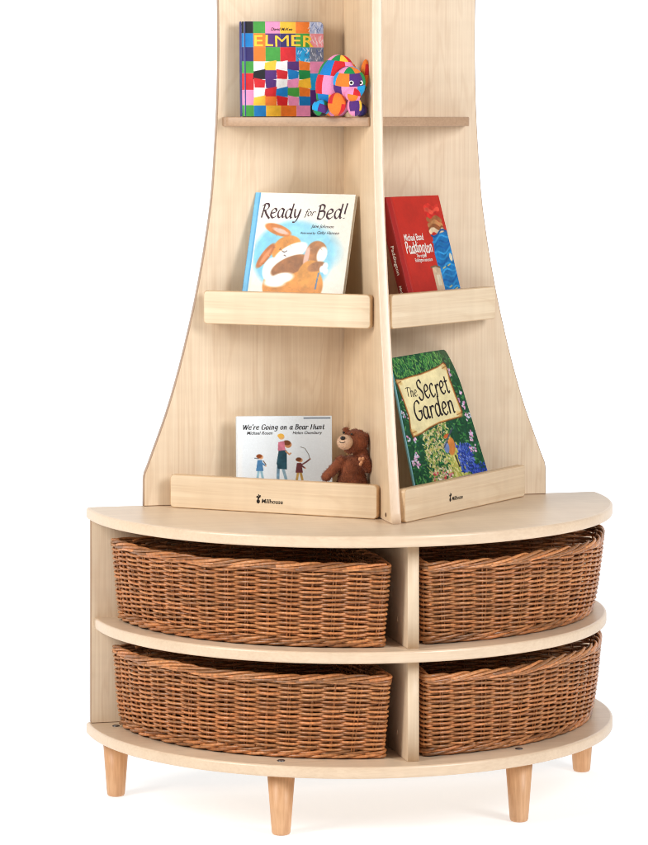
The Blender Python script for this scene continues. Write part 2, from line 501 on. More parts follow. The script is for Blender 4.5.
# ------------------------------------------------------------------ wicker baskets
def basket(name, side, z, label, seed, Rb, Rt, kb=0.0, kt=0.0, dx=0.0, H=.189):
    r = random.Random(seed)
    root = empty(name, (0, 0, z))
    tag(root, label, 'basket', 'woven wicker baskets in the bookcase compartments')
    NS = 36; w1, w2 = r.uniform(0, 6.28), r.uniform(0, 6.28)
    def corners(t):
        R = Rb + (Rt - Rb) * (t ** .8)
        x0 = .038 - .007 * t + dx; q0 = .042 - .012 * t
        return R, x0, q0
    def outline(t, n_tot=720):
        R, x0, q0 = corners(t)
        pts = [(x0, q0)]
        a0 = math.asin(q0 / R); a1 = math.acos(x0 / R)
        kk = kb + (kt - kb) * t
        arc = []
        for k in range(41):
            a = a0 + (a1 - a0) * k / 40; Ra = R * (1 + kk * math.cos(a) ** 2)
            arc.append((Ra * math.cos(a), Ra * math.sin(a)))
        pts = [(x0, q0)] + arc
        # soften the three corners
        pts = round_corners(pts, [.03, .035] + [0] * 39 + [.035], 8)
        return np.array(pts)
    ref = None
    def make_path(t):
        p = outline(t)
        c = np.vstack([p, p[:1]])
        d = np.linalg.norm(np.diff(c, axis=0), axis=1)
        u = np.concatenate([[0], np.cumsum(d)]); u /= u[-1]
        return c, u
    cache = {}
    def P(u, t, out=0.0, dz=0.0):
        key = round(t, 3)
        if key not in cache: cache[key] = make_path(key)
        c, uu = cache[key]
        u = np.asarray(u, float)
        def ev(w):
            w = np.mod(w, 1.0)
            return np.stack([np.interp(w, uu, c[:, 0]), np.interp(w, uu, c[:, 1])], -1)
        p = ev(u); e = ev(u + .002) - ev(u - .002)
        e /= (np.linalg.norm(e, axis=-1, keepdims=True) + 1e-9)
        nrm = np.stack([e[..., 1], -e[..., 0]], -1)
        wb = .0022 * np.sin(u * 2 * math.pi * 3 + w1) * t + .0018 * np.sin(u * 2 * math.pi * 7 + w2) * t
        out = np.asarray(out) + wb
        p = p + nrm * np.asarray(out)[..., None] if np.ndim(out) else p + nrm * out
        zz = np.broadcast_to(np.asarray(t * H + dz + t * (.0016 * np.sin(u * 2 * math.pi * 4 + w2) + .0012 * np.sin(u * 2 * math.pi * 9 + w1)), float), p[..., 0].shape)
        x = p[..., 0] * side
        return np.stack([x, -p[..., 1], zz], -1)
    def tint(lo=.70, hi=1.2):
        k = r.uniform(lo, hi); w = r.uniform(-.12, .12)
        b = lin(np.array([187, 123, 74]) / 255.0)
        return (b[0] * k, b[1] * k * (1 + w * .6), b[2] * k * (1 + w))
    # stakes
    mb = MB()
    for k in range(NS):
        for d in (-.00085, .00085):
            u0 = k / NS + d * 1.6 + r.uniform(-.0006, .0006); u1 = u0 + r.uniform(-.002, .002)
            ts = np.linspace(.02, .93, 7)
            pts = np.array([P(np.array(u0 + (u1 - u0) * t), t) for t in ts])
            tube(mb, pts, .0021, 5, col=tint(.8, 1.25))
    mb.build('stakes', WICKER, root, color=True)
    # randing rows
    mb = MB()
    z_lo, z_hi = .10, .905
    NR = 30
    M = NS * 8
    for i in range(NR):
        t = z_lo + (z_hi - z_lo) * (i + .5) / NR
        u = np.arange(M) / M
        ph = u * NS * math.pi + (math.pi if i % 2 else 0)
        cs = np.cos(ph)
        amp = .0062
        out = amp * np.sign(cs) * np.abs(cs) ** .8
        dz = np.array([.0006 * math.sin(2 * math.pi * (u_ * r.choice((3, 4, 5)) )) for u_ in u]) * 0
        wob = r.uniform(0, 6.28); f_ = r.choice((5, 7, 9))
        dz = .0007 * np.sin(u * 2 * math.pi * f_ + wob) + .0004 * np.sin(u * 2 * math.pi * 23 + wob * 3)
        pts = P(u, round(t, 3), out, dz)
        # several separate rods per row, each its own tint
        start = r.randrange(0, M); cuts = sorted(r.sample(range(0, M, 8), 5))
        for a, b in zip(cuts, cuts[1:] + [cuts[0] + M]):
            idx = [(q + start) % M for q in range(a, b + 1)]
            rr = .00285 * r.uniform(.9, 1.1)
            tube(mb, pts[idx], rr, 6, col=tint())
    mb.build('woven_wall', WICKER, root, color=True)
    # rolled border
    mb = MB()
    du = 1 / NS
    for k in range(NS):
        u0 = k * du
        s = 1 if side > 0 else 1
        def strand(ctrl, rad, lo=.75, hi=1.2):
            C = np.array(ctrl)
            tt = np.linspace(0, len(C) - 1, (len(C) - 1) * 5 + 1)
            cc = np.stack([np.interp(tt, range(len(C)), C[:, q]) for q in range(3)], 1)
            for _ in range(3):
                cc[1:-1] = .25 * cc[:-2] + .5 * cc[1:-1] + .25 * cc[2:]
            sgn = -side      # strands climb to the viewer's right
            pts = np.array([P(np.array(u0 + sgn * q[0] * du), .9, q[1], q[2]) for q in cc])
            tube(mb, pts, rad * r.uniform(.85, 1.12), 7, col=tint(lo, hi))
        strand([(-.2, -.004, -.0070), (.3, .0042, -.0050), (.9, .0060, -.0025), (1.5, .0042, .0005), (2.0, -.004, .002)], .0030, .42, 1.35)
        strand([(.0, -.003, -.0020), (.5, .0052, .0005), (1.1, .0062, .0050), (1.7, .0034, .0088), (2.2, -.004, .0090), (2.6, -.009, .003)], .0034, .5, 1.4)
        strand([(.2, -.005, -.006), (1.2, -.006, .004), (2.2, -.009, .004), (3.0, -.010, -.004)], .0030, .3, .6)  # inner strands tinted dark: shade inside the rim put into the colour
    mb.build('rolled_rim', WICKER, root, color=True)
    # bottom waling
    mb = MB()
    for k in range(NS):
        u0 = k * du; sgn = -side
        for off, zb in ((0, 0.0045), (.5, .0115)):
            C = [(-.2, -.004, zb - .001), (.3, .0045, zb), (.8, .0062, zb + .0025), (1.3, .004, zb + .0065), (1.8, -.004, zb + .008)]
            C = np.array(C)
            tt = np.linspace(0, 4, 17)
            cc = np.stack([np.interp(tt, range(5), C[:, q]) for q in range(3)], 1)
            for _ in range(2):
                cc[1:-1] = .25 * cc[:-2] + .5 * cc[1:-1] + .25 * cc[2:]
            pts = np.array([P(np.array(u0 + sgn * (q[0] + off) * du), .03, q[1], q[2] - .03 * H) for q in cc])
            tube(mb, pts, .0036 * r.uniform(.92, 1.08), 6, col=tint(.45, 1.25))
    mb.build('bottom_border', WICKER, root, color=True)
    mb = MB()
    pts = [(p[0] * side, -p[1]) for p in outline(.03)[::1]]
    plate(mb, offset_poly(ccw(pts), .004), .004, .010, .001, idxyz, 0, 0, 1)
    b_ = lin(np.array([120, 72, 40]) / 255.0); mb.c = [tuple(b_)] * len(mb.v)
    mb.build('basket_base', WICKER, root, color=True)
    return root

basket('wicker_basket', -1, Z_MID + .0005, 'brown wicker basket in the upper left compartment, above the shelf left of the divider', 1, .528, .551, .01, .0, .020)
basket('wicker_basket', 1, Z_MID + .0005, 'brown wicker basket in the upper right compartment, under the right end of the top board', 2, .512, .560, .075, .03)
basket('wicker_basket', -1, Z_BOT + .0005, 'brown wicker basket in the lower left compartment, standing on the bottom board', 3, .514, .546, .03, .0, .015)
basket('wicker_basket', 1, Z_BOT + .0005, 'brown wicker basket in the lower right compartment, standing on the bottom board', 4, .514, .556, .065, .025)

# ------------------------------------------------------------------ painting helper (per-vertex colour on a fine grid)
class Canvas:
    """a in 0..1 left to right, b in 0..1 TOP to bottom; asp = height / width"""
    def __init__(self, W, asp, bg):
        self.W = W; self.H = int(W * asp); self.asp = asp
        self.img = np.zeros((self.H, self.W, 3)); self.img[:] = np.array(bg) / 255.0
        a = (np.arange(self.W) + .5) / self.W; b = (np.arange(self.H) + .5) / self.H
        self.A, self.B = np.meshgrid(a, b)
    def blend(self, mask, col, var=0.0, noise=None):
        c = np.array(col) / 255.0
        c = np.broadcast_to(c, self.img.shape)
        if var:
            nz = self.noise(noise or 14)
            c = np.clip(c * (1 + var * (nz[..., None] - .5) * 2), 0, 1)
        self.img = self.img * (1 - mask[..., None]) + c * mask[..., None]
    def noise(self, freq, seed=None):
        g = np.random.default_rng(int(seed if seed is not None else rng.integers(1e9)))
        out = np.zeros((self.H, self.W)); amp = 1; tot = 0
        for o in range(3):
            fw = max(2, int(freq * 2 ** o)); fh = max(2, int(freq * self.asp * 2 ** o))
            G = g.random((fh + 2, fw + 2))
            x = self.A * fw; y = self.B * fh
            x = np.clip(x, 0, fw); y = np.clip(y, 0, fh); xi = x.astype(int); yi = y.astype(int); fx = x - xi; fy = y - yi
            fx = fx * fx * (3 - 2 * fx); fy = fy * fy * (3 - 2 * fy)
            v = (G[yi, xi] * (1 - fx) + G[yi, xi + 1] * fx) * (1 - fy) + (G[yi + 1, xi] * (1 - fx) + G[yi + 1, xi + 1] * fx) * fy
            out += amp * v; tot += amp; amp *= .55
        return out / tot
    def ell(self, cx, cy, rx, ry, col, rot=0, soft=None, var=.08, a=1.0):
        dx = self.A - cx; dy = (self.B - cy) * self.asp
        c, s = math.cos(rot), math.sin(rot)
        u = (dx * c + dy * s) / rx; v = (-dx * s + dy * c) / ry
        d = (1 - np.sqrt(u * u + v * v)) * min(rx, ry)
        w = soft if soft else 1.0 / self.W
        self.blend(np.clip(d / w + .5, 0, 1) * a, col, var)
    def rect(self, a0, b0, a1, b1, col, var=.05, soft=None):
        w = soft if soft else 1.0 / self.W
        m = np.clip((self.A - a0) / w + .5, 0, 1) * np.clip((a1 - self.A) / w + .5, 0, 1)
        m *= np.clip((self.B - b0) * self.asp / w + .5, 0, 1) * np.clip((b1 - self.B) * self.asp / w + .5, 0, 1)
        self.blend(m, col, var)
    def poly(self, pts, col, var=.08):
        # winding by even-odd with light supersampling
        m = np.zeros((self.H, self.W))
        for ox, oy in ((-.25, -.25), (.25, -.25), (-.25, .25), (.25, .25)):
            X = self.A + ox / self.W; Y = self.B + oy / self.H
            ins = np.zeros_like(m, bool)
            for i in range(len(pts)):
                x0, y0 = pts[i - 1]; x1, y1 = pts[i]
                if y0 == y1: continue
                cnd = ((Y > min(y0, y1)) & (Y <= max(y0, y1)))
                xx = x0 + (Y - y0) * (x1 - x0) / (y1 - y0)
                ins ^= cnd & (X < xx)
            m += ins * .25
        self.blend(m, col, var)
    def stroke(self, pts, w, col, var=.05, taper=True):
        m = np.zeros((self.H, self.W))
        n = len(pts)
        for i in range(n - 1):
            x0, y0 = pts[i]; x1, y1 = pts[i + 1]
            y0 *= self.asp; y1 *= self.asp
            dx, dy = x1 - x0, y1 - y0
            L2 = dx * dx + dy * dy + 1e-12
            t = np.clip(((self.A - x0) * dx + (self.B * self.asp - y0) * dy) / L2, 0, 1)
            d = np.hypot(self.A - x0 - t * dx, self.B * self.asp - y0 - t * dy)
            m = np.maximum(m, np.clip((w - d) * self.W + .5, 0, 1))
        self.blend(m, col, var)
    def grain(self, k=.03):
        self.img = np.clip(self.img * (1 + k * (self.noise(40)[..., None] - .5) * 2), 0, 1)

# ------------------------------------------------------------------ hand-drawn stroke lettering
GL = {
 'R': (.58, [[(.13, .74), (.10, .4), (.06, 0)], [(-.02, .64), (.14, .77), (.36, .76), (.43, .6), (.3, .43), (.11, .39)], [(.2, .41), (.38, .17), (.62, -.05)]]),
 'B': (.52, [[(.12, .74), (.10, .4), (.06, 0)], [(.0, .68), (.2, .77), (.38, .7), (.36, .5), (.12, .41)], [(.12, .41), (.42, .4), (.46, .18), (.3, .0), (.04, .02)]]),
 'W': (.9, [[(.02, .72), (.12, .35), (.2, .0)], [(.2, .0), (.34, .36), (.44, .68)], [(.44, .68), (.52, .34), (.6, .0)], [(.6, .0), (.76, .4), (.88, .74)]]),
 'G': (.62, [[(.56, .62), (.4, .76), (.16, .66), (.05, .36), (.14, .06), (.36, -.02), (.55, .12), (.56, .32)], [(.36, .33), (.64, .33)]]),
 'H': (.66, [[(.12, .74), (.1, .4), (.06, 0)], [(.56, .76), (.53, .4), (.52, 0)], [(.1, .39), (.53, .4)]]),
 'S': (.48, [[(.44, .64), (.32, .77), (.12, .7), (.1, .52), (.28, .38), (.42, .2), (.3, .0), (.12, -.01), (.0, .12)]]),
 'T': (.56, [[(.0, .68), (.2, .74), (.58, .73)], [(.29, .73), (.28, .4), (.27, 0)]]),
 'P': (.5, [[(.12, .74), (.10, .4), (.08, 0)], [(.0, .68), (.2, .78), (.42, .72), (.42, .5), (.28, .37), (.11, .36)]]),
 'a': (.5, [[(.4, .44), (.24, .51), (.08, .38), (.05, .14), (.18, .0), (.34, .12), (.41, .42)], [(.42, .5), (.39, .14), (.44, .01), (.53, .06)]]),
 'b': (.48, [[(.1, .78), (.08, .4), (.06, .04)], [(.07, .3), (.2, .5), (.38, .46), (.42, .24), (.3, .02), (.14, .0), (.06, .06)]]),
 'c': (.42, [[(.38, .42), (.26, .51), (.1, .42), (.05, .2), (.16, .01), (.3, .01), (.41, .1)]]),
 'd': (.52, [[(.4, .42), (.24, .5), (.08, .38), (.05, .14), (.18, .0), (.34, .12), (.41, .4)], [(.46, .8), (.42, .4), (.4, .12), (.45, .01), (.54, .06)]]),
 'e': (.44, [[(.06, .24), (.26, .28), (.38, .36), (.33, .48), (.2, .5), (.07, .36), (.06, .14), (.2, .0), (.34, .03), (.42, .11)]]),
 'f': (.34, [[(.44, .7), (.34, .8), (.24, .68), (.2, .3), (.16, -.1), (.06, -.22)], [(.06, .46), (.38, .48)]]),
 'g': (.5, [[(.4, .44), (.24, .51), (.08, .4), (.06, .2), (.2, .08), (.34, .16), (.41, .42)], [(.42, .5), (.39, .1), (.34, -.16), (.18, -.24), (.04, -.17)]]),
 'h': (.5, [[(.12, .8), (.1, .4), (.07, 0)], [(.09, .3), (.22, .48), (.36, .46), (.38, .26), (.37, .04), (.46, .02)]]),
 'i': (.22, [[(.1, .5), (.08, .2), (.1, .02), (.19, .06)], [(.12, .67), (.135, .695)]]),
 'n': (.52, [[(.1, .5), (.09, .25), (.06, 0)], [(.08, .3), (.22, .49), (.36, .46), (.39, .26), (.38, .04), (.48, .04)]]),
 'o': (.48, [[(.24, .51), (.08, .4), (.05, .18), (.18, .0), (.36, .08), (.42, .3), (.34, .47), (.22, .51)]]),
 'r': (.38, [[(.1, .5), (.09, .25), (.06, 0)], [(.08, .28), (.2, .47), (.34, .48), (.38, .42)]]),
 't': (.32, [[(.16, .68), (.13, .3), (.13, .08), (.22, .0), (.32, .07)], [(.0, .47), (.32, .49)]]),
 'u': (.52, [[(.08, .5), (.07, .2), (.14, .01), (.3, .06), (.41, .3)], [(.43, .5), (.4, .14), (.44, .01), (.53, .06)]]),
 'y': (.48, [[(.06, .5), (.1, .18), (.2, .04), (.34, .14), (.42, .4)], [(.46, .5), (.38, .1), (.24, -.2), (.04, -.24)]]),
 "'": (.16, [[(.12, .78), (.06, .62)]]),
 '!': (.24, [[(.16, .82), (.11, .5), (.09, .24)], [(.08, .03), (.09, .0)]]),
 ' ': (.26, []),
}
def smooth_pts(pts, n=6):
    P = np.array(pts, float)
    if len(P) < 3: 
        return np.array([P[0] + (P[-1] - P[0]) * k / 4 for k in range(5)])
    E = np.vstack([2 * P[0] - P[1], P, 2 * P[-1] - P[-2]])
    out = []
    for i in range(1, len(E) - 2):
        for k in range(n):
            t = k / n
            out.append(.5 * ((2 * E[i]) + (-E[i - 1] + E[i + 1]) * t + (2 * E[i - 1] - 5 * E[i] + 4 * E[i + 1] - E[i + 2]) * t * t + (-E[i - 1] + 3 * E[i] - 3 * E[i + 1] + E[i + 2]) * t ** 3))
    out.append(P[-1])
    return np.array(out)

def pen_text(body, thick=.05, thin=.015, nib=math.radians(40), slant=0.0, track=.05, bounce=0.0, seed=1, xs=1.0, serif=0.0):
    """returns 2D ribbons (verts, quads), cap height about .75"""
    r = random.Random(seed)
    V = []; F = []; x = 0.0
    for ch in body:
        adv, strokes = GL[ch]
        dy = r.uniform(-bounce, bounce); sc = 1 + r.uniform(-bounce, bounce) * .8
        for st in strokes:
            p = smooth_pts(st) * sc
            p[:, 0] = p[:, 0] * xs + p[:, 1] * slant
            T = np.gradient(p, axis=0); T /= (np.linalg.norm(T, axis=1)[:, None] + 1e-9)
            N = np.stack([-T[:, 1], T[:, 0]], 1)
            w = thin + (thick - thin) * np.abs(np.sin(np.arctan2(T[:, 1], T[:, 0]) - nib)) 
            b = len(V)
            for q in range(len(p)):
                V.append((x + p[q, 0] + N[q, 0] * w[q] * .5, dy + p[q, 1] + N[q, 1] * w[q] * .5))
                V.append((x + p[q, 0] - N[q, 0] * w[q] * .5, dy + p[q, 1] - N[q, 1] * w[q] * .5))
            for q in range(len(p) - 1):
                F.append([b + 2 * q, b + 2 * q + 1, b + 2 * q + 3, b + 2 * q + 2])
            if serif and ch != ' ':
                for e in (p[0], p[-1]):
                    b = len(V); h_ = serif
                    V += [(x + e[0] - h_, dy + e[1] - .018), (x + e[0] + h_, dy + e[1] - .018), (x + e[0] + h_, dy + e[1] + .018), (x + e[0] - h_, dy + e[1] + .018)]
                    F.append([b, b + 1, b + 2, b + 3])
        x += (adv * xs) * sc + track
    V = np.array(V); 
    return V, F, x

# ------------------------------------------------------------------ books
class Book:
    """BL,BR,TR,TL: front cover corners in unit coordinates; T thickness going away from the viewer"""
    def __init__(self, name, label, corners, T, cover_mat, spine_mat=None, corner_r=.0015, board=.0028, soft=False):
        BL, BR, TR, TL = [np.array(c, float) for c in corners]
        self.c = [BL, BR, TR, TL]
        self.n = np.cross((BR + TR - BL - TL), (TL + TR - BL - BR)); self.n /= np.linalg.norm(self.n)
        self.W = .5 * (np.linalg.norm(BR - BL) + np.linalg.norm(TR - TL)); self.H = .5 * (np.linalg.norm(TL - BL) + np.linalg.norm(TR - BR))
        self.o = (BL + BR) / 2
        self.T = T
        self.root = empty(name, tuple(self.o))
        tag(self.root, label, 'book', 'picture books displayed on the bookcase')
        W, H = self.W, self.H
        mb = MB()
        fr = lambda a, b, c: (a, b, c)
        self.bend = .016 if soft else 0.0
        if soft:        # flexible cover: gridded so that it can twist
            N = 14
            for w0, w1 in ((-board, 0), (-T, -T + board)):
                for zz, rev in ((w1, False), (w0, True)):
                    V = [(W * i / N, H * j / N, zz) for j in range(N + 1) for i in range(N + 1)]
                    F = [[j * (N + 1) + i, j * (N + 1) + i + 1, (j + 1) * (N + 1) + i + 1, (j + 1) * (N + 1) + i] for j in range(N) for i in range(N)]
                    F = [q for q in F if q[2] != (N + 1) ** 2 - 1]
                    mb.add(V, [q[::-1] for q in F] if rev else F)
                ring = [(W * i / N, 0) for i in range(N)] + [(W, H * i / N) for i in range(N)] + [(W * (1 - 1 / N), H * (1 - 1 / N))] + [(W * (N - 1 - i) / N, H) for i in range(N - 1)] + [(0, H * (N - i) / N) for i in range(N)]
                m_ = len(ring)
                mb.add([(a, b, w0) for a, b in ring] + [(a, b, w1) for a, b in ring], [[i, (i + 1) % m_, m_ + (i + 1) % m_, m_ + i] for i in range(m_)])
        else:
            plate(mb, rrect(0, 0, W, H, corner_r, 4), -board, 0, board * .35, fr, 0, 0, 2)
            plate(mb, rrect(0, 0, W, H, corner_r, 4), -T, -T + board, board * .35, fr, 0, 0, 2)
        sb = board * .9
        # spine: rounded shell between the boards
        n = 8; V = []; F = []
        for k in range(n + 1):
            a = math.pi * k / n
            V += [(-.0022 * math.sin(a) , .0004, -T / 2 + (T / 2 - .0004) * math.cos(a)), (-.0022 * math.sin(a), H - .0004, -T / 2 + (T / 2 - .0004) * math.cos(a))]
        for k in range(n):
            F.append([2 * k, 2 * k + 1, 2 * k + 3, 2 * k + 2])
        mb.add(V, F, 1 if spine_mat else 0, True)
        self.part(mb, 'cover', [cover_mat, spine_mat or cover_mat])
        mb = MB()
        ins = .001 if soft else .004
        if soft:
            N = 10; zs = (-board - .0003, -T + board + .0003)
            ring = [(W * .98 * i / N + .001, ins) for i in range(N)] + [(W * .98, H * .96 * i / N + ins) for i in range(N)] + [(W * .98 * (N - i) / N + .001, H * .96) for i in range(N)] + [(.001, H * .96 * (N - i) / N + ins * 0) for i in range(N)]
            mb.add([(a, b, z) for z in zs for a, b in ring], [[i, (i + 1) % (4 * N), 4 * N + (i + 1) % (4 * N), 4 * N + i] for i in range(4 * N)])
        else:
            plate(mb, [(.001, ins), (W - ins, ins), (W - ins, H - ins), (.001, H - ins)], -T + board + .0002, -board - .0002, .0003, fr, 0, 0, 1)
        self.part(mb, 'page_block', [PAPER])
    def map(self, p):
        u, v = p[0] / self.W, p[1] / self.H
        BL, BR, TR, TL = self.c
        q = (BL * (1 - u) + BR * u) * (1 - v) + (TL * (1 - u) + TR * u) * v
        k = self.bend * max(0.0, (v - .72) / .28) ** 2 * max(0.0, (u - .5) / .5) ** 2
        return tuple(q + self.n * (p[2] - k) - self.o)
    def part(self, mb, name, mats, color=False):
        return mb.build(name, mats, self.root, fn=self.map, color=color)
    def art(self, cv, mat=None, lift=.0004, corner=.0015, groove=None):
        H_, W_ = cv.H, cv.W
        xs = np.linspace(.0006, self.W - .0006, W_); ys = np.linspace(self.H - .0006, .0006, H_)
        X, Y = np.meshgrid(xs, ys)
        Z = np.full_like(X, lift)
        if groove:      # pressed hinge line beside the spine
            for g0, gw, gd in groove:
                Z -= gd * np.exp(-((X / self.W - g0) / gw) ** 2)
        me_v = np.stack([X, Y, Z], -1).reshape(-1, 3)
        idx = np.arange(H_ * W_).reshape(H_, W_)
        F = np.stack([idx[:-1, :-1], idx[1:, :-1], idx[1:, 1:], idx[:-1, 1:]], -1).reshape(-1, 4)
        if corner > .002:   # clip the outer rounded corners
            cx = X.reshape(-1); cy = Y.reshape(-1)
            bad = np.zeros(len(cx), bool)
            for sx, sy in ((self.W, 0), (self.W, self.H)):
                dx = corner - np.abs(cx - sx); dy = corner - np.abs(cy - sy)
                bad |= (dx > 0) & (dy > 0) & (np.hypot(dx, dy) > corner)
            F = F[~bad[F].any(1)]
        mb = MB()
        mb.v = [tuple(p) for p in me_v]
        mb.c = [tuple(c) for c in lin(np.clip(cv.img, 0, 1)).reshape(-1, 3)]
        mb.f = F.tolist(); mb.m = [0] * len(F); mb.s = [True] * len(F)
        return self.part(mb, 'cover_picture', [mat or PRINT], True)
    def letters(self, mb, verts, faces, a, b, width=None, height=None, rot=0.0, lift=.0008, squash=None):
        """lay 2D verts with their box's left at a, baseline/top box bottom at b (fractions; b from the TOP)"""
        v = np.array(verts, float)
        w0 = v[:, 0].max() - v[:, 0].min()
        k = width * self.W / w0
        ky = k if squash is None else k * squash
        x = (v[:, 0] - v[:, 0].min()) * k; y = v[:, 1] * ky
        c, s = math.cos(rot), math.sin(rot)
        X = a * self.W + x * c - y * s; Y = (1 - b) * self.H + x * s + y * c
        mb.add([(p, q, lift) for p, q in zip(X, Y)], faces)
    def line(self, name, body, mat, a, b, width, shear=.25, off=.004, rot=0.0, squash=None):
        mb = MB(); v, f = text_mesh(body, 1, shear, off)
        self.letters(mb, v, f, a, b, width, rot=rot, squash=squash)
        return self.part(mb, name, [mat])

def lean_corners(S, E, s0, W, Ht, lean, zb, off, roll=0.0):
    S2, t, n, _ = diag_frame(S, E)
    B = S2 + t * s0 + n * off
    up = np.array([n[0] * math.sin(lean), n[1] * math.sin(lean), math.cos(lean)])
    t3 = np.array([t[0], t[1], 0.0])
    cr, sr = math.cos(roll), math.sin(roll)
    t3, up = t3 * cr + up * sr, up * cr - t3 * sr
    B = np.array([B[0], B[1], zb])
    f = lambda p: (p[0], -p[1], p[2])
    return [f(B), f(B + t3 * W), f(B + t3 * W + up * Ht), f(B + up * Ht)]
RD = math.radians

# -- patchwork board book on the top open shelf
PW = plain('board_book_cover', srgb(58, 60, 124), .35, .4, .25, 30)
bk = Book('picture_book', 'square board book with multicoloured patchwork cover and yellow ELMER title on the top shelf',
          [(-.258, -.050, 1.5092), (-.068, -.050, 1.5092), (-.068, -.040, 1.7235), (-.258, -.040, 1.7235)], .018, PW, None, .009, .0035)
cv = Canvas(190, bk.H / bk.W, (255, 255, 255))
C_ = dict(k=(28, 26, 34), g=(70, 160, 66), p=(236, 146, 190), y=(250, 196, 58), o=(240, 126, 44), b=(22, 126, 200), s=(30, 160, 222),
          u=(84, 44, 118), r=(212, 36, 44), w=(246, 246, 246), n=(26, 140, 72), l=(178, 190, 226), q=(240, 150, 160), a=(120, 128, 150), v=(52, 44, 104))
xs_ = [0, .145, .29, .47, .66, .83, 1.0]
ys_ = [0, .125, .27, .42, .545, .72, .88, 1.0]
grid = ['kgpyol', 'bouvgq', 'vogrsa', 'g----p', 'r----s', 'p----u', 'gbyopk']
for j in range(7):
    for i in range(6):
        ch = grid[j][i]
        if ch != '-':
            cv.rect(xs_[i], ys_[j], xs_[i + 1], ys_[j + 1], C_[ch], .07)
inner = ['wywuo', 'kurbn', 'ruwpy', 'wrbgo', 'yorpb']
x0, x1, y0, y1 = .145, .83, .42, .88
for j in range(5):
    for i in range(5):
        sh = .012 * math.sin(j * 2.1 + i)
        sh2 = sh * 1.2; cv.poly([(x0 + (x1 - x0) * i / 5, y0 + (y1 - y0) * j / 5 + sh2), (x0 + (x1 - x0) * (i + 1) / 5 + .003, y0 + (y1 - y0) * j / 5 - sh2), (x0 + (x1 - x0) * (i + 1) / 5 + .003 + sh, y0 + (y1 - y0) * (j + 1) / 5 + .004), (x0 + (x1 - x0) * i / 5 - sh, y0 + (y1 - y0) * (j + 1) / 5 + .004)], C_[inner[j][i]], .07)
for (i, j) in ((5, 0), (5, 1), (5, 2), (4, 2)):     # scribbled patches
    for k in range(26):
        ax = xs_[i] + (xs_[i + 1] - xs_[i]) * random.random(); by = ys_[j] + (ys_[j + 1] - ys_[j]) * random.random() * .8
        cv.stroke([(ax, by), (ax + random.uniform(-.03, .03), by + .03)], .003, random.choice([(240, 240, 250), (70, 90, 150) if j != 1 else (250, 200, 205)]))
cv.rect(.034, 0, .044, 1, (235, 240, 240), 0, .012)  # gloss along the hinge, painted as a pale line
cv.grain(.03)
bk.art(cv, corner=.009, groove=[(.042, .012, .0006)])
TY = plain('yellow_print_ink', srgb(252, 206, 66), .45, .3, .05, 300)
mb = MB()
xx = .155
for i, (ch, w, dy, ro) in enumerate(zip('ELMER', (.105, .095, .165, .115, .13), (0, .004, -.003, .004, -.002), (.02, -.03, .03, .0, -.03))):
    v, f = text_mesh(ch, 1, 0, 0 if ch == 'M' else .018)
    bk.letters(mb, v, f, xx, .262 - dy, w, rot=ro, squash=1.0 * (.118 * bk.H / (w * bk.W)) * (v[:, 0].max() / v[:, 1].max()))
    xx += w + .028
bk.part(mb, 'title_lettering', [TY])
mb = MB(); v, f = text_mesh('David McKee', 1, .25, .012)
bk.letters(mb, v, f, .36, .095, .26); bk.part(mb, 'author_lettering', [INK])

# -- cream book with pale blue spine on the left middle ledge
CREAM = plain('cream_cover', srgb(236, 229, 214), .4, .35, .03, 200)
BLUE = plain('pale_blue_spine', srgb(92, 170, 214), .4, .35, .06, 200)
cs = lean_corners((-.343, .032), (-.0215, .283), .079, .247, .286, RD(16.8), 1.0645, .0195, -RD(.6))
bk = Book('picture_book', 'cream hardback with pale blue spine and sleepy rabbit picture leaning on the left ledge', cs, .012, CREAM, BLUE)
cv = Canvas(190, bk.H / bk.W, (240, 234, 221))
sky = (124, 198, 226)
cv.ell(.45, .52, .40, .33, sky, .2, .05, .10)
cv.ell(.60, .42, .32, .20, (140, 206, 230), .35, .09, .10)
fur = (214, 138, 52); dk = (152, 94, 46)
A_, B_ = cv.A.copy(), cv.B.copy(); cv.A = (cv.A - .44) / .88 + .44; cv.B = (cv.B - .50) / .88 + .50
cv.ell(.50, .78, .34, .26, fur, 0, .012, .16)                       # big body
cv.ell(.38, .45, .17, .14, fur, -.5, .012, .16)                     # head
cv.ell(.255, .275, .160, .055, (200, 116, 44), .30, .01, .16)       # ears
cv.ell(.285, .285, .095, .024, (232, 182, 164), .30, .01)
cv.ell(.150, .515, .155, .048, (190, 104, 40), -1.0, .01, .16)
cv.ell(.152, .52, .10, .020, (214, 136, 84), -1.0, .01)
cv.ell(.43, .485, .20, .085, (246, 243, 238), -.50, .012, .04)      # muzzle and chest
cv.ell(.24, .64, .10, .13, (244, 240, 234), .2, .014, .05)
cv.ell(.44, .60, .22, .095, dk, -.42, .012, .22)                    # little one asleep
cv.ell(.72, .465, .115, .115, (172, 112, 60), -.2, .012, .18)
cv.ell(.785, .49, .055, .085, (246, 242, 234), .2, .015, .04)
cv.ell(.615, .515, .028, .11, (226, 178, 160), .12, .01)
cv.ell(.66, .67, .12, .15, (212, 142, 56), .4, .012, .15)
cv.ell(.74, .60, .10, .05, (170, 110, 60), -.3, .012, .2)
cv.ell(.37, .715, .13, .055, (250, 247, 242), -.2, .02, .03)
cv.ell(.29, .76, .12, .045, (248, 245, 240), .0, .02, .03)
cv.stroke([(.335, .47), (.36, .478), (.385, .465)], .005, (70, 46, 40))
cv.stroke([(.36, .505), (.38, .512)], .005, (90, 60, 50))
cv.stroke([(.30, .455), (.315, .44)], .004, (90, 60, 50))
cv.stroke([(.775, .66), (.765, .74), (.76, .80)], .008, (70, 120, 160))
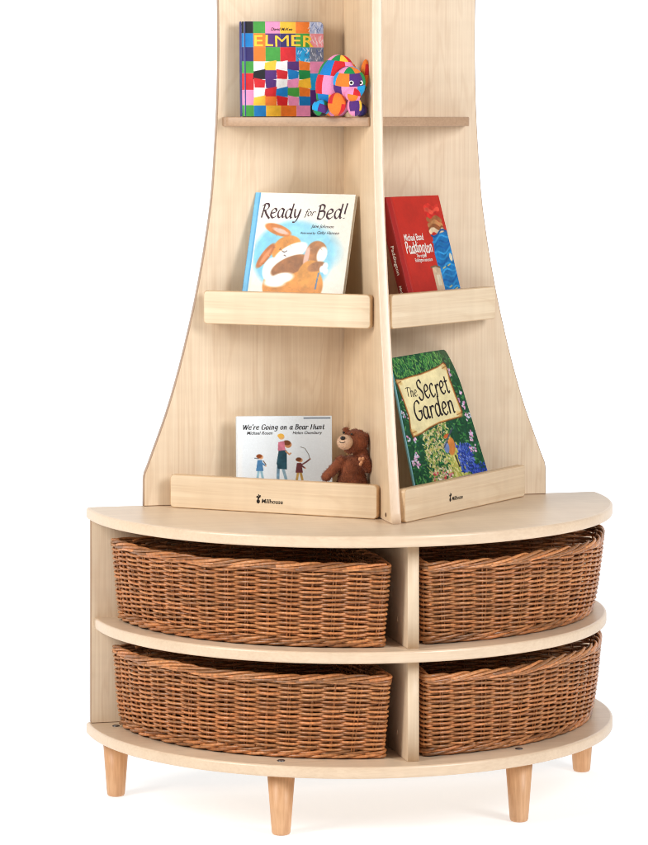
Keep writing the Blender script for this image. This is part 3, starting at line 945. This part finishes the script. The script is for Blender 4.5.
for ax, by in ((.84, .59), (.85, .64), (.81, .62)): cv.ell(ax, by, .03, .035, (236, 236, 238), 0, .012, .1)
cv.A, cv.B = A_, B_
for k in range(160):
    ax, by = random.uniform(.06, .85), random.uniform(.22, .98)
    q = cv.img[min(cv.H - 1, int(by * cv.H)), int(ax * cv.W)] * 255
    if q[0] > q[2] + 40:
        cv.stroke([(ax, by), (ax + .02, by + random.uniform(-.012, .02))], .0022, tuple(q * random.uniform(.78, 1.12)))
cv.rect(-.1, -.1, .055, 1.1, (106, 182, 222), .05)
cv.rect(.040, -.1, .052, 1.1, (74, 150, 198), .02, .01)
cv.grain(.025)
bk.art(cv, groove=[(.06, .010, .0005)])
PLUM = plain('plum_print_ink', srgb(62, 30, 42), .5, .3, .1, 300)
mb = MB()
v, f, _ = pen_text('Ready', .12, .03, RD(35), .12, .05, .02, 3); bk.letters(mb, v, f, .085, .205, .40, rot=RD(.8), squash=1.18)
v, f, _ = pen_text('for', .11, .03, RD(35), .22, .03, .0, 3); bk.letters(mb, v, f, .515, .185, .115, rot=RD(1.5))
v, f, _ = pen_text('Bed!', .12, .03, RD(35), .12, .06, .02, 3); bk.letters(mb, v, f, .645, .205, .30, rot=RD(2.5), squash=1.12)
bk.part(mb, 'title_lettering', [PLUM])
bk.line('author_lettering', 'Jane Johnson', PLUM, .60, .285, .225, .28, .004)
bk.line('small_lettering', 'illustrated by', PLUM, .50, .335, .155, .28, .002)
bk.line('author_lettering', 'Gaby Hansen', PLUM, .67, .335, .215, .28, .004)

# -- red book on the right middle ledge
RED = plain('red_cover', srgb(184, 38, 26), .36, .4, .05, 120)
RED2 = plain('deep_red_spine', srgb(140, 22, 18), .36, .4, .06, 120)
cs = lean_corners((.0215, .302), (.341, .032), .115, .210, .276, RD(16.0), 1.0645, .0195)
bk = Book('picture_book', 'red hardback with white lettering and a blue panel leaning on the right ledge', cs, .026, RED, RED2)
cv = Canvas(170, bk.H / bk.W, (190, 42, 28))
nz = cv.noise(6)
cv.img *= (.93 + .14 * nz)[..., None]
cv.rect(-.1, -.1, .10, 1.1, (168, 32, 28), .03)
cv.rect(.085, -.1, .10, 1.1, (214, 84, 62), .03, .02)
# loose brush panel in blue, tan and bright red (plain stand-in for the picture)
bands = [(.10, (206, 46, 34)), (.135, (222, 74, 56)), (.17, (200, 36, 30)), (.205, (160, 96, 54)), (.24, (186, 126, 76)), (.275, (140, 82, 44)), (.305, (226, 196, 160))]
for by, cc in bands:
    pts = [(.68 + .04 * k, by + .016 * math.sin(k * 1.2 + by * 30)) for k in range(7)]
    cv.stroke(pts, .026, cc, .22)
cv.poly([(.70, .345), (.80, .33), (.90, .318), (1.01, .30), (1.01, .5), (1.01, 1.01), (.67, 1.01), (.675, .7), (.66, .5)], (22, 112, 176), .22)
for k in range(16):
    by = .34 + k * .04
    cv.stroke([(.68 + .05 * i, by + .02 * math.sin(i * 1.1 + k) - .006 * i) for i in range(8)], .010, random.choice([(16, 92, 158), (34, 134, 196), (48, 146, 206), (14, 80, 142)]), .2)
for ax, by in ((.76, .62), (.86, .60), (.80, .78), (.90, .80)):
    cv.stroke([(ax, by), (ax + .05, by - .012)], .006, (206, 190, 110))
cv.ell(.955, .53, .03, .045, (216, 206, 180), 0, .01)
cv.rect(.55, .60, .70, 1.0, (204, 176, 144), .14)
cv.rect(.60, .67, .67, .76, (226, 212, 182), .1)
cv.stroke([(.53, .605), (.62, .595), (.70, .61)], .009, (120, 92, 66))
cv.grain(.03)
bk.art(cv, groove=[(.10, .014, .0012)])
WHITE = plain('white_print_ink', srgb(240, 232, 222), .45, .3, .05, 300)
bk.line('author_lettering', 'Michael Bond', WHITE, .155, .375, .36, .05, .012, squash=1.6)
bk.line('small_lettering', 'The original', WHITE, .31, .525, .19, .2, .006, squash=1.4)
bk.line('small_lettering', 'Paddington adventure', WHITE, .26, .562, .33, .2, .006, squash=1.5)
mb = MB()
v, f, _ = pen_text('Paddington', .15, .07, RD(10), .04, .06, .05, 8); bk.letters(mb, v, f, .14, .475, .50, squash=1.6)
bk.part(mb, 'title_lettering', [WHITE])
for body, z_top, hgt, siz in (('Paddington', .60, .24, .011), ('Michael Bond', .27, .20, .007)):
    v, f = text_mesh(body, 1, 0, .015)
    k = hgt * bk.H / v[:, 0].max(); mb = MB()     # spine lettering runs down the spine
    mb.add([(-.0030, z_top * bk.H - p[0] * k, -.019 + p[1] * siz / v[:, 1].max()) for p in v], [g[::-1] for g in f])
    bk.part(mb, 'spine_lettering', [WHITE])

# -- green garden book on the right lower ledge, cover slightly twisted
GREEN = plain('dark_green_cover', srgb(30, 84, 58), .36, .4, .08, 150)
TEAL = plain('pale_teal_spine', srgb(120, 176, 186), .4, .35, .08, 150)
bk = Book('picture_book', 'green garden-picture book with cream parchment title leaning on the lower right ledge',
          [(.112, -.208, .6375), (.327, -.082, .6375), (.2355, -.022, .979), (.050, -.185, .972)], .008, GREEN, TEAL, .010, .002, True)
cv = Canvas(200, bk.H / bk.W, (24, 74, 44))
def dabs(n, box, cols, ln=.02, w=.004, ang=None):
    for k in range(n):
        ax = random.uniform(box[0], box[2]); by = random.uniform(box[1], box[3])
        a = random.uniform(0, 6.28) if ang is None else random.gauss(ang, .5)
        l = ln * random.uniform(.5, 1.3)
        cv_stroke_local(ax, by, a, l, w * random.uniform(.7, 1.3), random.choice(cols))
def cv_stroke_local(ax, by, a, l, w, col):
    # paint into a small window only
    W_, H_ = cv.W, cv.H
    x0, x1 = ax, ax + l * math.cos(a); y0, y1 = by, by + l * math.sin(a) / cv.asp
    i0 = max(0, int((min(x0, x1) - w) * W_) - 1); i1 = min(W_, int((max(x0, x1) + w) * W_) + 2)
    j0 = max(0, int((min(y0, y1) - w) * H_) - 1); j1 = min(H_, int((max(y0, y1) + w) * H_) + 2)
    if i1 <= i0 or j1 <= j0: return
    A = cv.A[j0:j1, i0:i1]; B = cv.B[j0:j1, i0:i1] * cv.asp
    dx, dy = x1 - x0, (y1 - y0) * cv.asp
    t = np.clip(((A - x0) * dx + (B - y0 * cv.asp) * dy) / (dx * dx + dy * dy + 1e-12), 0, 1)
    d = np.hypot(A - x0 - t * dx, B - y0 * cv.asp - t * dy)
    m = np.clip((w - d) * W_ + .5, 0, 1)[..., None]
    cv.img[j0:j1, i0:i1] = cv.img[j0:j1, i0:i1] * (1 - m) + np.array(col) / 255.0 * m
G1 = [(20, 70, 40), (34, 96, 52), (58, 128, 62), (16, 54, 40), (90, 150, 80), (30, 84, 64)]
dabs(1500, (0, 0, 1, 1), G1, .035, .006)
dabs(260, (0, 0, .85, .13), [(90, 160, 70), (130, 180, 90), (50, 120, 60)], .03, .004, 1.2)
dabs(900, (.22, .45, .62, .95), [(180, 180, 90), (120, 150, 70), (210, 200, 130), (70, 120, 60), (200, 170, 120), (226, 214, 170)], .022, .006)
cv.poly([(.58, .62), (.68, .60), (.80, 1.0), (.50, 1.0)], (196, 190, 96), .15)
dabs(260, (.50, .66, .76, 1.0), [(214, 206, 110), (170, 176, 80), (226, 220, 150), (140, 160, 70)], .03, .006, 1.4)
dabs(420, (.66, .62, .86, .80), [(40, 66, 160), (60, 90, 190), (30, 50, 120), (110, 130, 210)], .018, .006)
dabs(520, (.78, .76, 1.0, 1.0), [(36, 60, 170), (26, 44, 130), (70, 96, 200), (20, 60, 60)], .018, .006)
dabs(110, (.26, .78, .54, .99), [(230, 190, 200), (210, 120, 130), (240, 226, 200), (190, 60, 60)], .010, .008)
for k in range(30):
    ax = random.choice([random.uniform(.86, .98), random.uniform(.02, .14)]); by = random.uniform(.12, .75)
    for _ in range(6):
        cv_stroke_local(ax + random.uniform(-.02, .02), by + random.uniform(-.02, .02), random.uniform(0, 6), .008, .008, random.choice([(226, 170, 206), (240, 206, 226), (206, 130, 180), (190, 200, 220)]))
# small stooping gardener in orange with a hat
cv.ell(.60, .625, .050, .085, (206, 128, 60), .35, .008, .2)
cv.ell(.565, .555, .045, .018, (196, 96, 40), -.25, .006, .1)
cv.ell(.53, .63, .035, .05, (120, 140, 190), .3, .01, .2)
cv.stroke([(.50, .625), (.60, .555), (.68, .51)], .007, (70, 74, 96))
cv.stroke([(.62, .69), (.64, .76)], .009, (60, 46, 40))
# parchment
par = [(.02, .145), (.10, .150), (.22, .142), (.40, .135), (.55, .122), (.72, .105), (.83, .085), (.86, .10), (.845, .20), (.86, .30), (.885, .41), (.84, .445), (.70, .452),
       (.52, .462), (.36, .485), (.22, .515), (.10, .53), (.085, .48), (.10, .40), (.075, .30), (.045, .22)]
def scale_poly(p, k):
    c = np.mean(p, 0); return [tuple(c + (np.array(q) - c) * k) for q in p]
cv.poly(scale_poly(par, 1.035), (96, 60, 30), .2)
cv.poly(scale_poly(par, 1.0), (190, 130, 66), .2)
cv.poly(scale_poly(par, .965), (234, 220, 168), .08)
for ax, by in ((.06, .165), (.82, .115), (.84, .425), (.13, .50)):
    cv.ell(ax, by, .045, .022, (214, 176, 108), .4, .02, .1, .8)
    cv.stroke([(ax - .04, by + .006), (ax + .03, by - .004)], .004, (150, 98, 50))
cv.grain(.04)
bk.art(cv, corner=.010)
mb = MB()
v, f, _ = pen_text('The', .10, .04, RD(30), .0, .05, .02, 2); bk.letters(mb, v, f, .125, .268, .165, rot=RD(-2), squash=1.1)
v, f, _ = pen_text('Secret', .115, .045, RD(20), .02, .06, .04, 5); bk.letters(mb, v, f, .30, .300, .50, rot=RD(2.5), squash=1.30)
v, f, _ = pen_text('Garden', .115, .045, RD(20), .02, .06, .04, 6); bk.letters(mb, v, f, .19, .430, .60, rot=RD(2.5), squash=1.22)
bk.part(mb, 'title_lettering', [INK])

# -- landscape white book on the left lower ledge
PALE = plain('pale_white_cover', srgb(226, 232, 236), .4, .35, .02, 150)
th_ = .23993
def face_cam(x, q, z, W, H, lean):
    r_ = np.array([math.cos(th_), -math.sin(th_), 0]); b_ = np.array([math.sin(th_), math.cos(th_), 0])
    r_ = np.array([math.cos(.17), -math.sin(.17), 0]); b_ = np.array([math.sin(.17), math.cos(.17), 0])
    B = np.array([x, -q, z]); up = np.array([0, 0, math.cos(lean)]) + b_ * math.sin(lean)
    return [tuple(B), tuple(B + r_ * W), tuple(B + r_ * W + up * H), tuple(B + up * H)]
bk = Book('picture_book', 'landscape white book with small walking figures standing behind the lower left ledge',
          face_cam(-.272, .062, .6365, .214, .201, RD(5)), .010, PALE)
cv = Canvas(210, bk.H / bk.W, (236, 244, 250))
cv.img *= (.985 + .03 * cv.noise(3))[..., None]
cv.rect(-.1, -.1, .055, 1.1, (242, 246, 248), .01, .03)
cv.rect(.70, .018, .985, .032, (110, 124, 140), .05)
s_ = .80   # figures sit in the part of the cover above the ledge
def person_fig(x, top, hgt, coat, hair, legs, dirn=1):
    sk = (224, 170, 128)
    r0 = hgt * .13
    cv.stroke([(x - .012, top + hgt * .62), (x - .03 * dirn, top + hgt)], .014, legs, .15)
    cv.stroke([(x + .012, top + hgt * .62), (x + .035 * dirn, top + hgt)], .014, legs, .15)
    cv.poly([(x - .028, top + hgt * .24), (x + .026, top + hgt * .24), (x + .042, top + hgt * .68), (x - .045, top + hgt * .68)], coat, .2)
    cv.ell(x + .01 * dirn, top + hgt * .12, .030, .034, sk, 0, .006, .08)
    cv.ell(x - .008 * dirn, top + hgt * .085, .034, .030, hair, -.3, .006, .2)
    cv.stroke([(x + .01, top + hgt * .32), (x + .06 * dirn, top + hgt * .46)], .010, coat, .15)
    cv.ell(x + .068 * dirn, top + hgt * .48, .010, .010, sk)
A_, B_ = cv.A.copy(), cv.B.copy(); cv.A = (cv.A - .46) / .90 + .46; cv.B = ((cv.B - .72) / .86 + .72 + .035) / .80
person_fig(.215, .51, .40, (84, 140, 190), (150, 76, 34), (150, 190, 206))
cv.stroke([(.155, .575), (.20, .585)], .006, (96, 100, 110)); cv.stroke([(.255, .62), (.285, .68)], .006, (110, 90, 80))
cv.stroke([(.43, .72), (.425, .92)], .017, (120, 156, 180), .2); cv.stroke([(.48, .72), (.52, .92)], .017, (140, 172, 190), .2)
cv.poly([(.435, .45), (.53, .45), (.53, .76), (.425, .75), (.41, .66)], (40, 78, 92), .25)
cv.ell(.545, .36, .042, .050, (204, 140, 92), 0, .006, .12); cv.ell(.53, .33, .045, .038, (110, 62, 36), .3, .006, .2)
cv.poly([(.43, .32), (.50, .30), (.515, .45), (.425, .46)], (206, 120, 140), .15)
cv.ell(.468, .235, .035, .040, (226, 176, 120), 0, .006, .1); cv.ell(.46, .215, .038, .032, (226, 176, 76), 0, .006, .15)
cv.stroke([(.52, .47), (.56, .52), (.575, .50)], .010, (206, 150, 110))
person_fig(.675, .57, .36, (112, 58, 60), (112, 62, 36), (200, 160, 90))
cv.stroke([(.70, .69), (.76, .64), (.795, .60)], .010, (112, 58, 60)); cv.ell(.80, .595, .011, .011, (200, 140, 110))
cv.stroke([(.80, .60), (.785, .52), (.74, .42), (.69, .40)], .0035, (90, 80, 70))
cv.A, cv.B = A_, B_
cv.grain(.012)
bk.art(cv)
mb = MB()
v, f, wd = pen_text("We're Going on a Bear Hunt", .15, .032, RD(5), .20, .095, .0, 4, 1.0, .06); bk.letters(mb, v, f, .065, .150, .86, squash=1.12)
bk.part(mb, 'title_lettering', [INK])
bk.line('author_lettering', 'Michael Rosen', INK, .105, .205, .27)
bk.line('author_lettering', 'Helen Oxenbury', INK, .585, .215, .31)

# ------------------------------------------------------------------ soft toys
def sphere(c, r, rot=None, nu=20, nv=14):
    V = []; F = []
    M = rot if rot is not None else Matrix.Identity(3)
    for j in range(nv + 1):
        th = math.pi * j / nv
        for i in range(nu):
            ph = 2 * math.pi * i / nu
            p = M @ Vector((r[0] * math.sin(th) * math.cos(ph), r[1] * math.sin(th) * math.sin(ph), r[2] * math.cos(th)))
            V.append((c[0] + p.x, c[1] + p.y, c[2] + p.z))
    for j in range(nv):
        for i in range(nu):
            k = (i + 1) % nu
            F.append([j * nu + i, (j + 1) * nu + i, (j + 1) * nu + k, j * nu + k])
    return V, F

def capsule_chain(mb, pts, rads, n=7):
    for i in range(len(pts) - 1):
        for k in range(n):
            t = k / (n - 1)
            p = np.array(pts[i]) * (1 - t) + np.array(pts[i + 1]) * t
            r = rads[i] * (1 - t) + rads[i + 1] * t
            V, F = sphere(p, (r, r, r), None, 12, 8); mb.add(V, F)

def remesh(mb, voxel, smooth_it=6):
    me = bpy.data.meshes.new('skin'); me.from_pydata(mb.v, [], mb.f); me.update()
    ob = bpy.data.objects.new('skin', me); COL.objects.link(ob)
    md = ob.modifiers.new('remesh', 'REMESH'); md.mode = 'VOXEL'; md.voxel_size = voxel; md.use_smooth_shade = True
    ms = ob.modifiers.new('smooth', 'SMOOTH'); ms.iterations = smooth_it; ms.factor = .5
    bpy.context.view_layer.update()
    dg = bpy.context.evaluated_depsgraph_get()
    m2 = bpy.data.meshes.new_from_object(ob.evaluated_get(dg))
    v = np.array([p.co[:] for p in m2.vertices]); f = [list(p.vertices) for p in m2.polygons]
    bpy.data.objects.remove(ob); bpy.data.meshes.remove(me); bpy.data.meshes.remove(m2)
    return v, f

def fur_mesh(v, f, colfn, count, length, seed, droop=.5, width=.0006):
    """skin plus short tapered pile hairs in one mesh"""
    r = np.random.default_rng(seed)
    mb = MB()
    mb.v = [tuple(p) for p in v]; mb.c = [colfn(p) for p in v]
    mb.f = [list(q) for q in f]; mb.m = [0] * len(f); mb.s = [True] * len(f)
    fa = [q for q in f]
    P = np.array([[v[q[0]], v[q[1]], v[q[2]]] for q in fa])
    N = np.cross(P[:, 1] - P[:, 0], P[:, 2] - P[:, 0]); ar = np.linalg.norm(N, axis=1); N /= (ar[:, None] + 1e-12)
    pick = r.choice(len(fa), count, p=ar / ar.sum())
    for k in pick:
        w = r.dirichlet((1, 1, 1)); p = w @ P[k]; n = N[k]
        d = n + r.normal(0, .35, 3) + np.array([0, 0, -droop]); d /= np.linalg.norm(d)
        sdir = np.cross(n, r.normal(0, 1, 3)); sdir /= (np.linalg.norm(sdir) + 1e-9)
        L = length * r.uniform(.6, 1.2)
        c = np.array(colfn(p)) * r.uniform(.65, 1.5)
        mb.add([p - sdir * width - n * .0003, p + sdir * width - n * .0003, p + d * L], [[0, 1, 2]], 0, True, tuple(np.clip(c, 0, 1)))
    return mb

K = 453.6
# brown bear sitting behind the lower left ledge
bear = empty('plush_bear', (-.060, -.222, Z_TOP + .001), -th_)
tag(bear, 'brown plush bear with cream muzzle sitting behind the lower left ledge', 'soft toy')
bx = lambda px, py, y=0.0: ((px - 347) / K, y, (513 - py) / K)
mb = MB()
def ball(px, py, y, rx, ry, rz, rot=0):
    V, F = sphere(bx(px, py, y / K), (rx / K, ry / K, rz / K), Matrix.Rotation(rot, 3, 'Y')); mb.add(V, F)
ball(352.5, 488, 0, 15.5, 14, 24); ball(353, 470, 0, 13, 12, 15); ball(352.5, 503, -2, 19, 15, 11)
ball(356, 441.5, 0, 12.6, 12.5, 12); ball(352, 444, -5, 9, 8, 9)
ball(361.5, 453.5, 0, 7, 8, 6); ball(366.5, 438.5, 2, 3.4, 4, 5.2); ball(346.5, 431.5, 8, 3.4, 3, 3.6)
capsule_chain(mb, [bx(342, 461, -2 / K), bx(335, 468, -5 / K), bx(326.5, 476, -7 / K)], [6.0 / K, 5.2 / K, 4.6 / K])
capsule_chain(mb, [bx(364, 460, -3 / K), bx(368.5, 466, -6 / K), bx(363.5, 459.5, -11 / K)], [6.2 / K, 5.8 / K, 5.2 / K])
capsule_chain(mb, [bx(343, 505, -6 / K), bx(338, 508, -20 / K)], [8 / K, 7 / K]); capsule_chain(mb, [bx(360, 505, -6 / K), bx(363, 508, -20 / K)], [8 / K, 7 / K])
mb.v = [(p[0], p[1], max(p[2], .001)) for p in mb.v]
v, f = remesh(mb, .0022)
def bear_col(p):
    n = mnoise.noise(Vector((p[0] * 60, p[1] * 60, p[2] * 60)))
    b = lin(np.array([140, 78, 50]) / 255.0) * (1 + .35 * n)
    return tuple(np.clip(b, 0, 1))
fur_mesh(v, f, bear_col, 12000, .0044, 5, .6).build('body', PLUSH, bear, color=True)
mb = MB()
V, F = sphere(bx(345.8, 441.5, -9 / K), (8.4 / K, 8.0 / K, 7.2 / K), None, 24, 18); mb.add(V, F)
cr = lambda p: tuple(lin(np.array([222, 186, 156]) / 255.0) * (1 + .15 * mnoise.noise(Vector((p[0] * 90, p[1] * 90, p[2] * 90)))))
mz = fur_mesh(np.array(mb.v), [q[:3] if q[0] == q[-1] else q for q in mb.f], cr, 1500, .0022, 6, .4, .0004).build('muzzle', PLUSH, bear, color=True)
NOSE = plain('black_nose_plastic', srgb(24, 18, 18), .3, .5, .1, 200)
mb = MB(); V, F = sphere(bx(343.2, 436.6, -15.5 / K), (2.6 / K, 2.0 / K, 2.0 / K)); mb.add(V, F, 0, True); mb.build('nose', NOSE, bear)
mb = MB(); tube(mb, [bx(339.8, 440.2, -15.2 / K), bx(341.5, 441.2, -16.4 / K), bx(344, 440.9, -17.2 / K), bx(345.5, 440.2, -17.2 / K)], .0007, 6); mb.build('mouth_stitch', NOSE, bear)
for px, py, y in ((352.0, 433.2, -10.6), (344.2, 432.4, -4.0)):
    mb = MB(); V, F = sphere(bx(px, py, y / K), (1.25 / K,) * 3); mb.add(V, F, 0, True); mb.build('eye', NOSE, bear)
mb = MB()
for px, py in ((360.2, 457.5), (362.0, 460.5), (363.2, 457.2), (360.8, 462.6)):
    V, F = sphere(bx(px, py, -15.6 / K), (1.7 / K, 1.4 / K, 1.9 / K), None, 10, 8); mb.add(V, F, 0, True, tuple(lin(np.array([214, 152, 110]) / 255.0)))
mb.build('paw_pad', PLUSH, bear, color=True)

# patchwork soft toy (plain generic stand-in) beside the board book
toy = empty('patchwork_toy', (-.0665, -.205, 1.5095), -th_)
tag(toy, 'multicoloured patchwork plush toy with red upright ear sitting beside the patchwork board book', 'soft toy')
tx = lambda px, py, y=0.0: ((px - 343) / K, y / K, (116.6 - py) / K)
PAL = ['r', 'y', 'b', 'p', 'n', 'w', 'k', 'o', 'u', 's', 'g']
def patch_ball(c, r, rot, npat_u, npat_v, seed, name, colors=None, sub=5, puff=.035, parent=None):
    rr = random.Random(seed)
    nu, nv = npat_u * sub, npat_v * sub
    Mx = rot if rot is not None else Matrix.Identity(3)
    cols = {}
    last = None
    for j in range(npat_v):
        for i in range(npat_u):
            ch = [q for q in (colors or PAL) if q not in (cols.get((i - 1, j)), cols.get((i, j - 1)))]
            cols[(i, j)] = rr.choice(ch) if ch else (colors or PAL)[0]
    mb = MB()
    for j in range(npat_v):
        for i in range(npat_u):
            V = []
            for b in range(sub + 1):
                for a in range(sub + 1):
                    th = math.pi * (j + b / sub) / npat_v; ph = 2 * math.pi * (i + (a / sub) + .5 * (j % 2)) / npat_u
                    pf = 1 + puff * ((math.sin(math.pi * a / sub) * math.sin(math.pi * b / sub)) ** .5 - .6)
                    p = Mx @ Vector((r[0] * pf * math.sin(th) * math.cos(ph), r[1] * pf * math.sin(th) * math.sin(ph), r[2] * pf * math.cos(th)))
                    V.append((c[0] + p.x, c[1] + p.y, max(c[2] + p.z, .0006)))
            F = []
            for b in range(sub):
                for a in range(sub):
                    k = b * (sub + 1) + a
                    F.append([k, k + sub + 1, k + sub + 2, k + 1])
            mb.add(V, F, 0, True, tuple(lin(np.array(C_[cols[(i, j)]]) / 255.0)))
    return mb.build(name, FELT, parent or toy, color=True)
RY = lambda a, ax='Y': Matrix.Rotation(a, 3, ax)
sc = lambda a, b, c: (a / K, b / K, c / K)
patch_ball(tx(338.5, 86, 6), sc(22, 17, 31.5), RY(.1), 8, 5, 4, 'body', ['r', 'y', 'b', 'p', 'n', 'k', 'o', 's'])
hd = patch_ball(tx(350.5, 84, -9), sc(16.5, 13, 18), RY(.25, 'X'), 6, 4, 12, 'head', ['y', 'n', 'p', 's', 'o', 'u'])
patch_ball(tx(354, 95, -19), sc(8.0, 6, 7), RY(.2), 4, 2, 9, 'muzzle', ['r', 'p', 'o'])
patch_ball(tx(365.8, 75, -4), sc(4.6, 3.4, 16), RY(.08), 2, 4, 3, 'ear', ['r', 'p', 'n', 'o'])
patch_ball(tx(338, 104, -13), sc(9.5, 9, 11.5), RY(.05), 3, 2, 21, 'leg', ['o', 'r'])
patch_ball(tx(355.5, 106, -14), sc(7.5, 9, 10.5), RY(-.05), 4, 3, 23, 'leg', ['k', 'y', 'u', 'p'])
patch_ball(tx(322, 108, -6), sc(9, 9, 8.4), RY(.3), 5, 3, 27, 'leg', ['n', 'k', 's', 'u'])
patch_ball(tx(362, 110, -3), sc(6.5, 8, 6.6), RY(0), 4, 3, 29, 'leg', ['k', 'v', 'u'])
EYE_W = plain('white_eye_felt', srgb(238, 238, 232), .5, .4, .03, 200)
for px, py, y in ((352.4, 83.0, -21.6), (361.6, 83.0, -18.2)):
    mb = MB(); V, F = sphere(tx(px, py, y), (2.5 / K, 1.1 / K, 2.5 / K)); mb.add(V, F, 0, True)
    e_ = mb.build('eye', EYE_W, toy)
    mb = MB(); V, F = sphere(tx(px, py, y - .9), (1.4 / K, .8 / K, 1.4 / K)); mb.add(V, F, 0, True); mb.build('pupil', NOSE, e_)

# ------------------------------------------------------------------ camera
f_, dm, X0, th, yh = 3039.1, 6.9256, .0551, .23993, 116.2
cam = bpy.data.cameras.new('camera'); co = bpy.data.objects.new('camera', cam); COL.objects.link(co)
rv = np.array([math.cos(th), -math.sin(th)]); fw = np.array([math.sin(th), math.cos(th)])
pos = -X0 * rv - dm * fw
co.location = (pos[0], pos[1], HEYE)
co.rotation_euler = (math.pi / 2, 0, -th)
cam.sensor_fit = 'HORIZONTAL'; cam.sensor_width = 36; cam.lens = f_ / 648 * 36
cam.shift_x = 0; cam.shift_y = -(422.5 - yh) / 648
cam.clip_start = .1; cam.clip_end = 100
scene.camera = co

# ------------------------------------------------------------------ light: white studio, two softboxes
w = bpy.data.worlds.new('World'); scene.world = w; w.use_nodes = True
bg = w.node_tree.nodes['Background']; bg.inputs[0].default_value = (.97, .985, 1, 1); bg.inputs[1].default_value = .30
def softbox(name, ang, dist, z, sx, sy, power, target=(0, -.2, .8), col=(1, .985, .96)):
    li = bpy.data.lights.new(name, 'AREA'); li.shape = 'RECTANGLE'; li.size = sx; li.size_y = sy; li.energy = power; li.color = col
    o = bpy.data.objects.new(name, li); COL.objects.link(o)
    a = ang - th
    o.location = (math.sin(a) * dist * 1.0, -math.cos(a) * dist, z)
    d = Vector(target) - Vector(o.location)
    o.rotation_euler = d.to_track_quat('-Z', 'Y').to_euler()
softbox('softbox_light', RD(-50), 3.4, 2.3, 1.0, 1.6, 84, col=(1, .975, .93))
softbox('softbox_light', RD(42), 3.6, 2.5, 1.0, 1.6, 86, col=(.98, .985, 1))

scene.view_settings.view_transform = 'Standard'; scene.view_settings.look = 'None'
scene.view_settings.exposure = 0; scene.view_settings.gamma = 1
scene.render.engine = 'CYCLES'
scene.cycles.filter_width = 1.05
scene.cycles.max_bounces = 8; scene.cycles.diffuse_bounces = 4
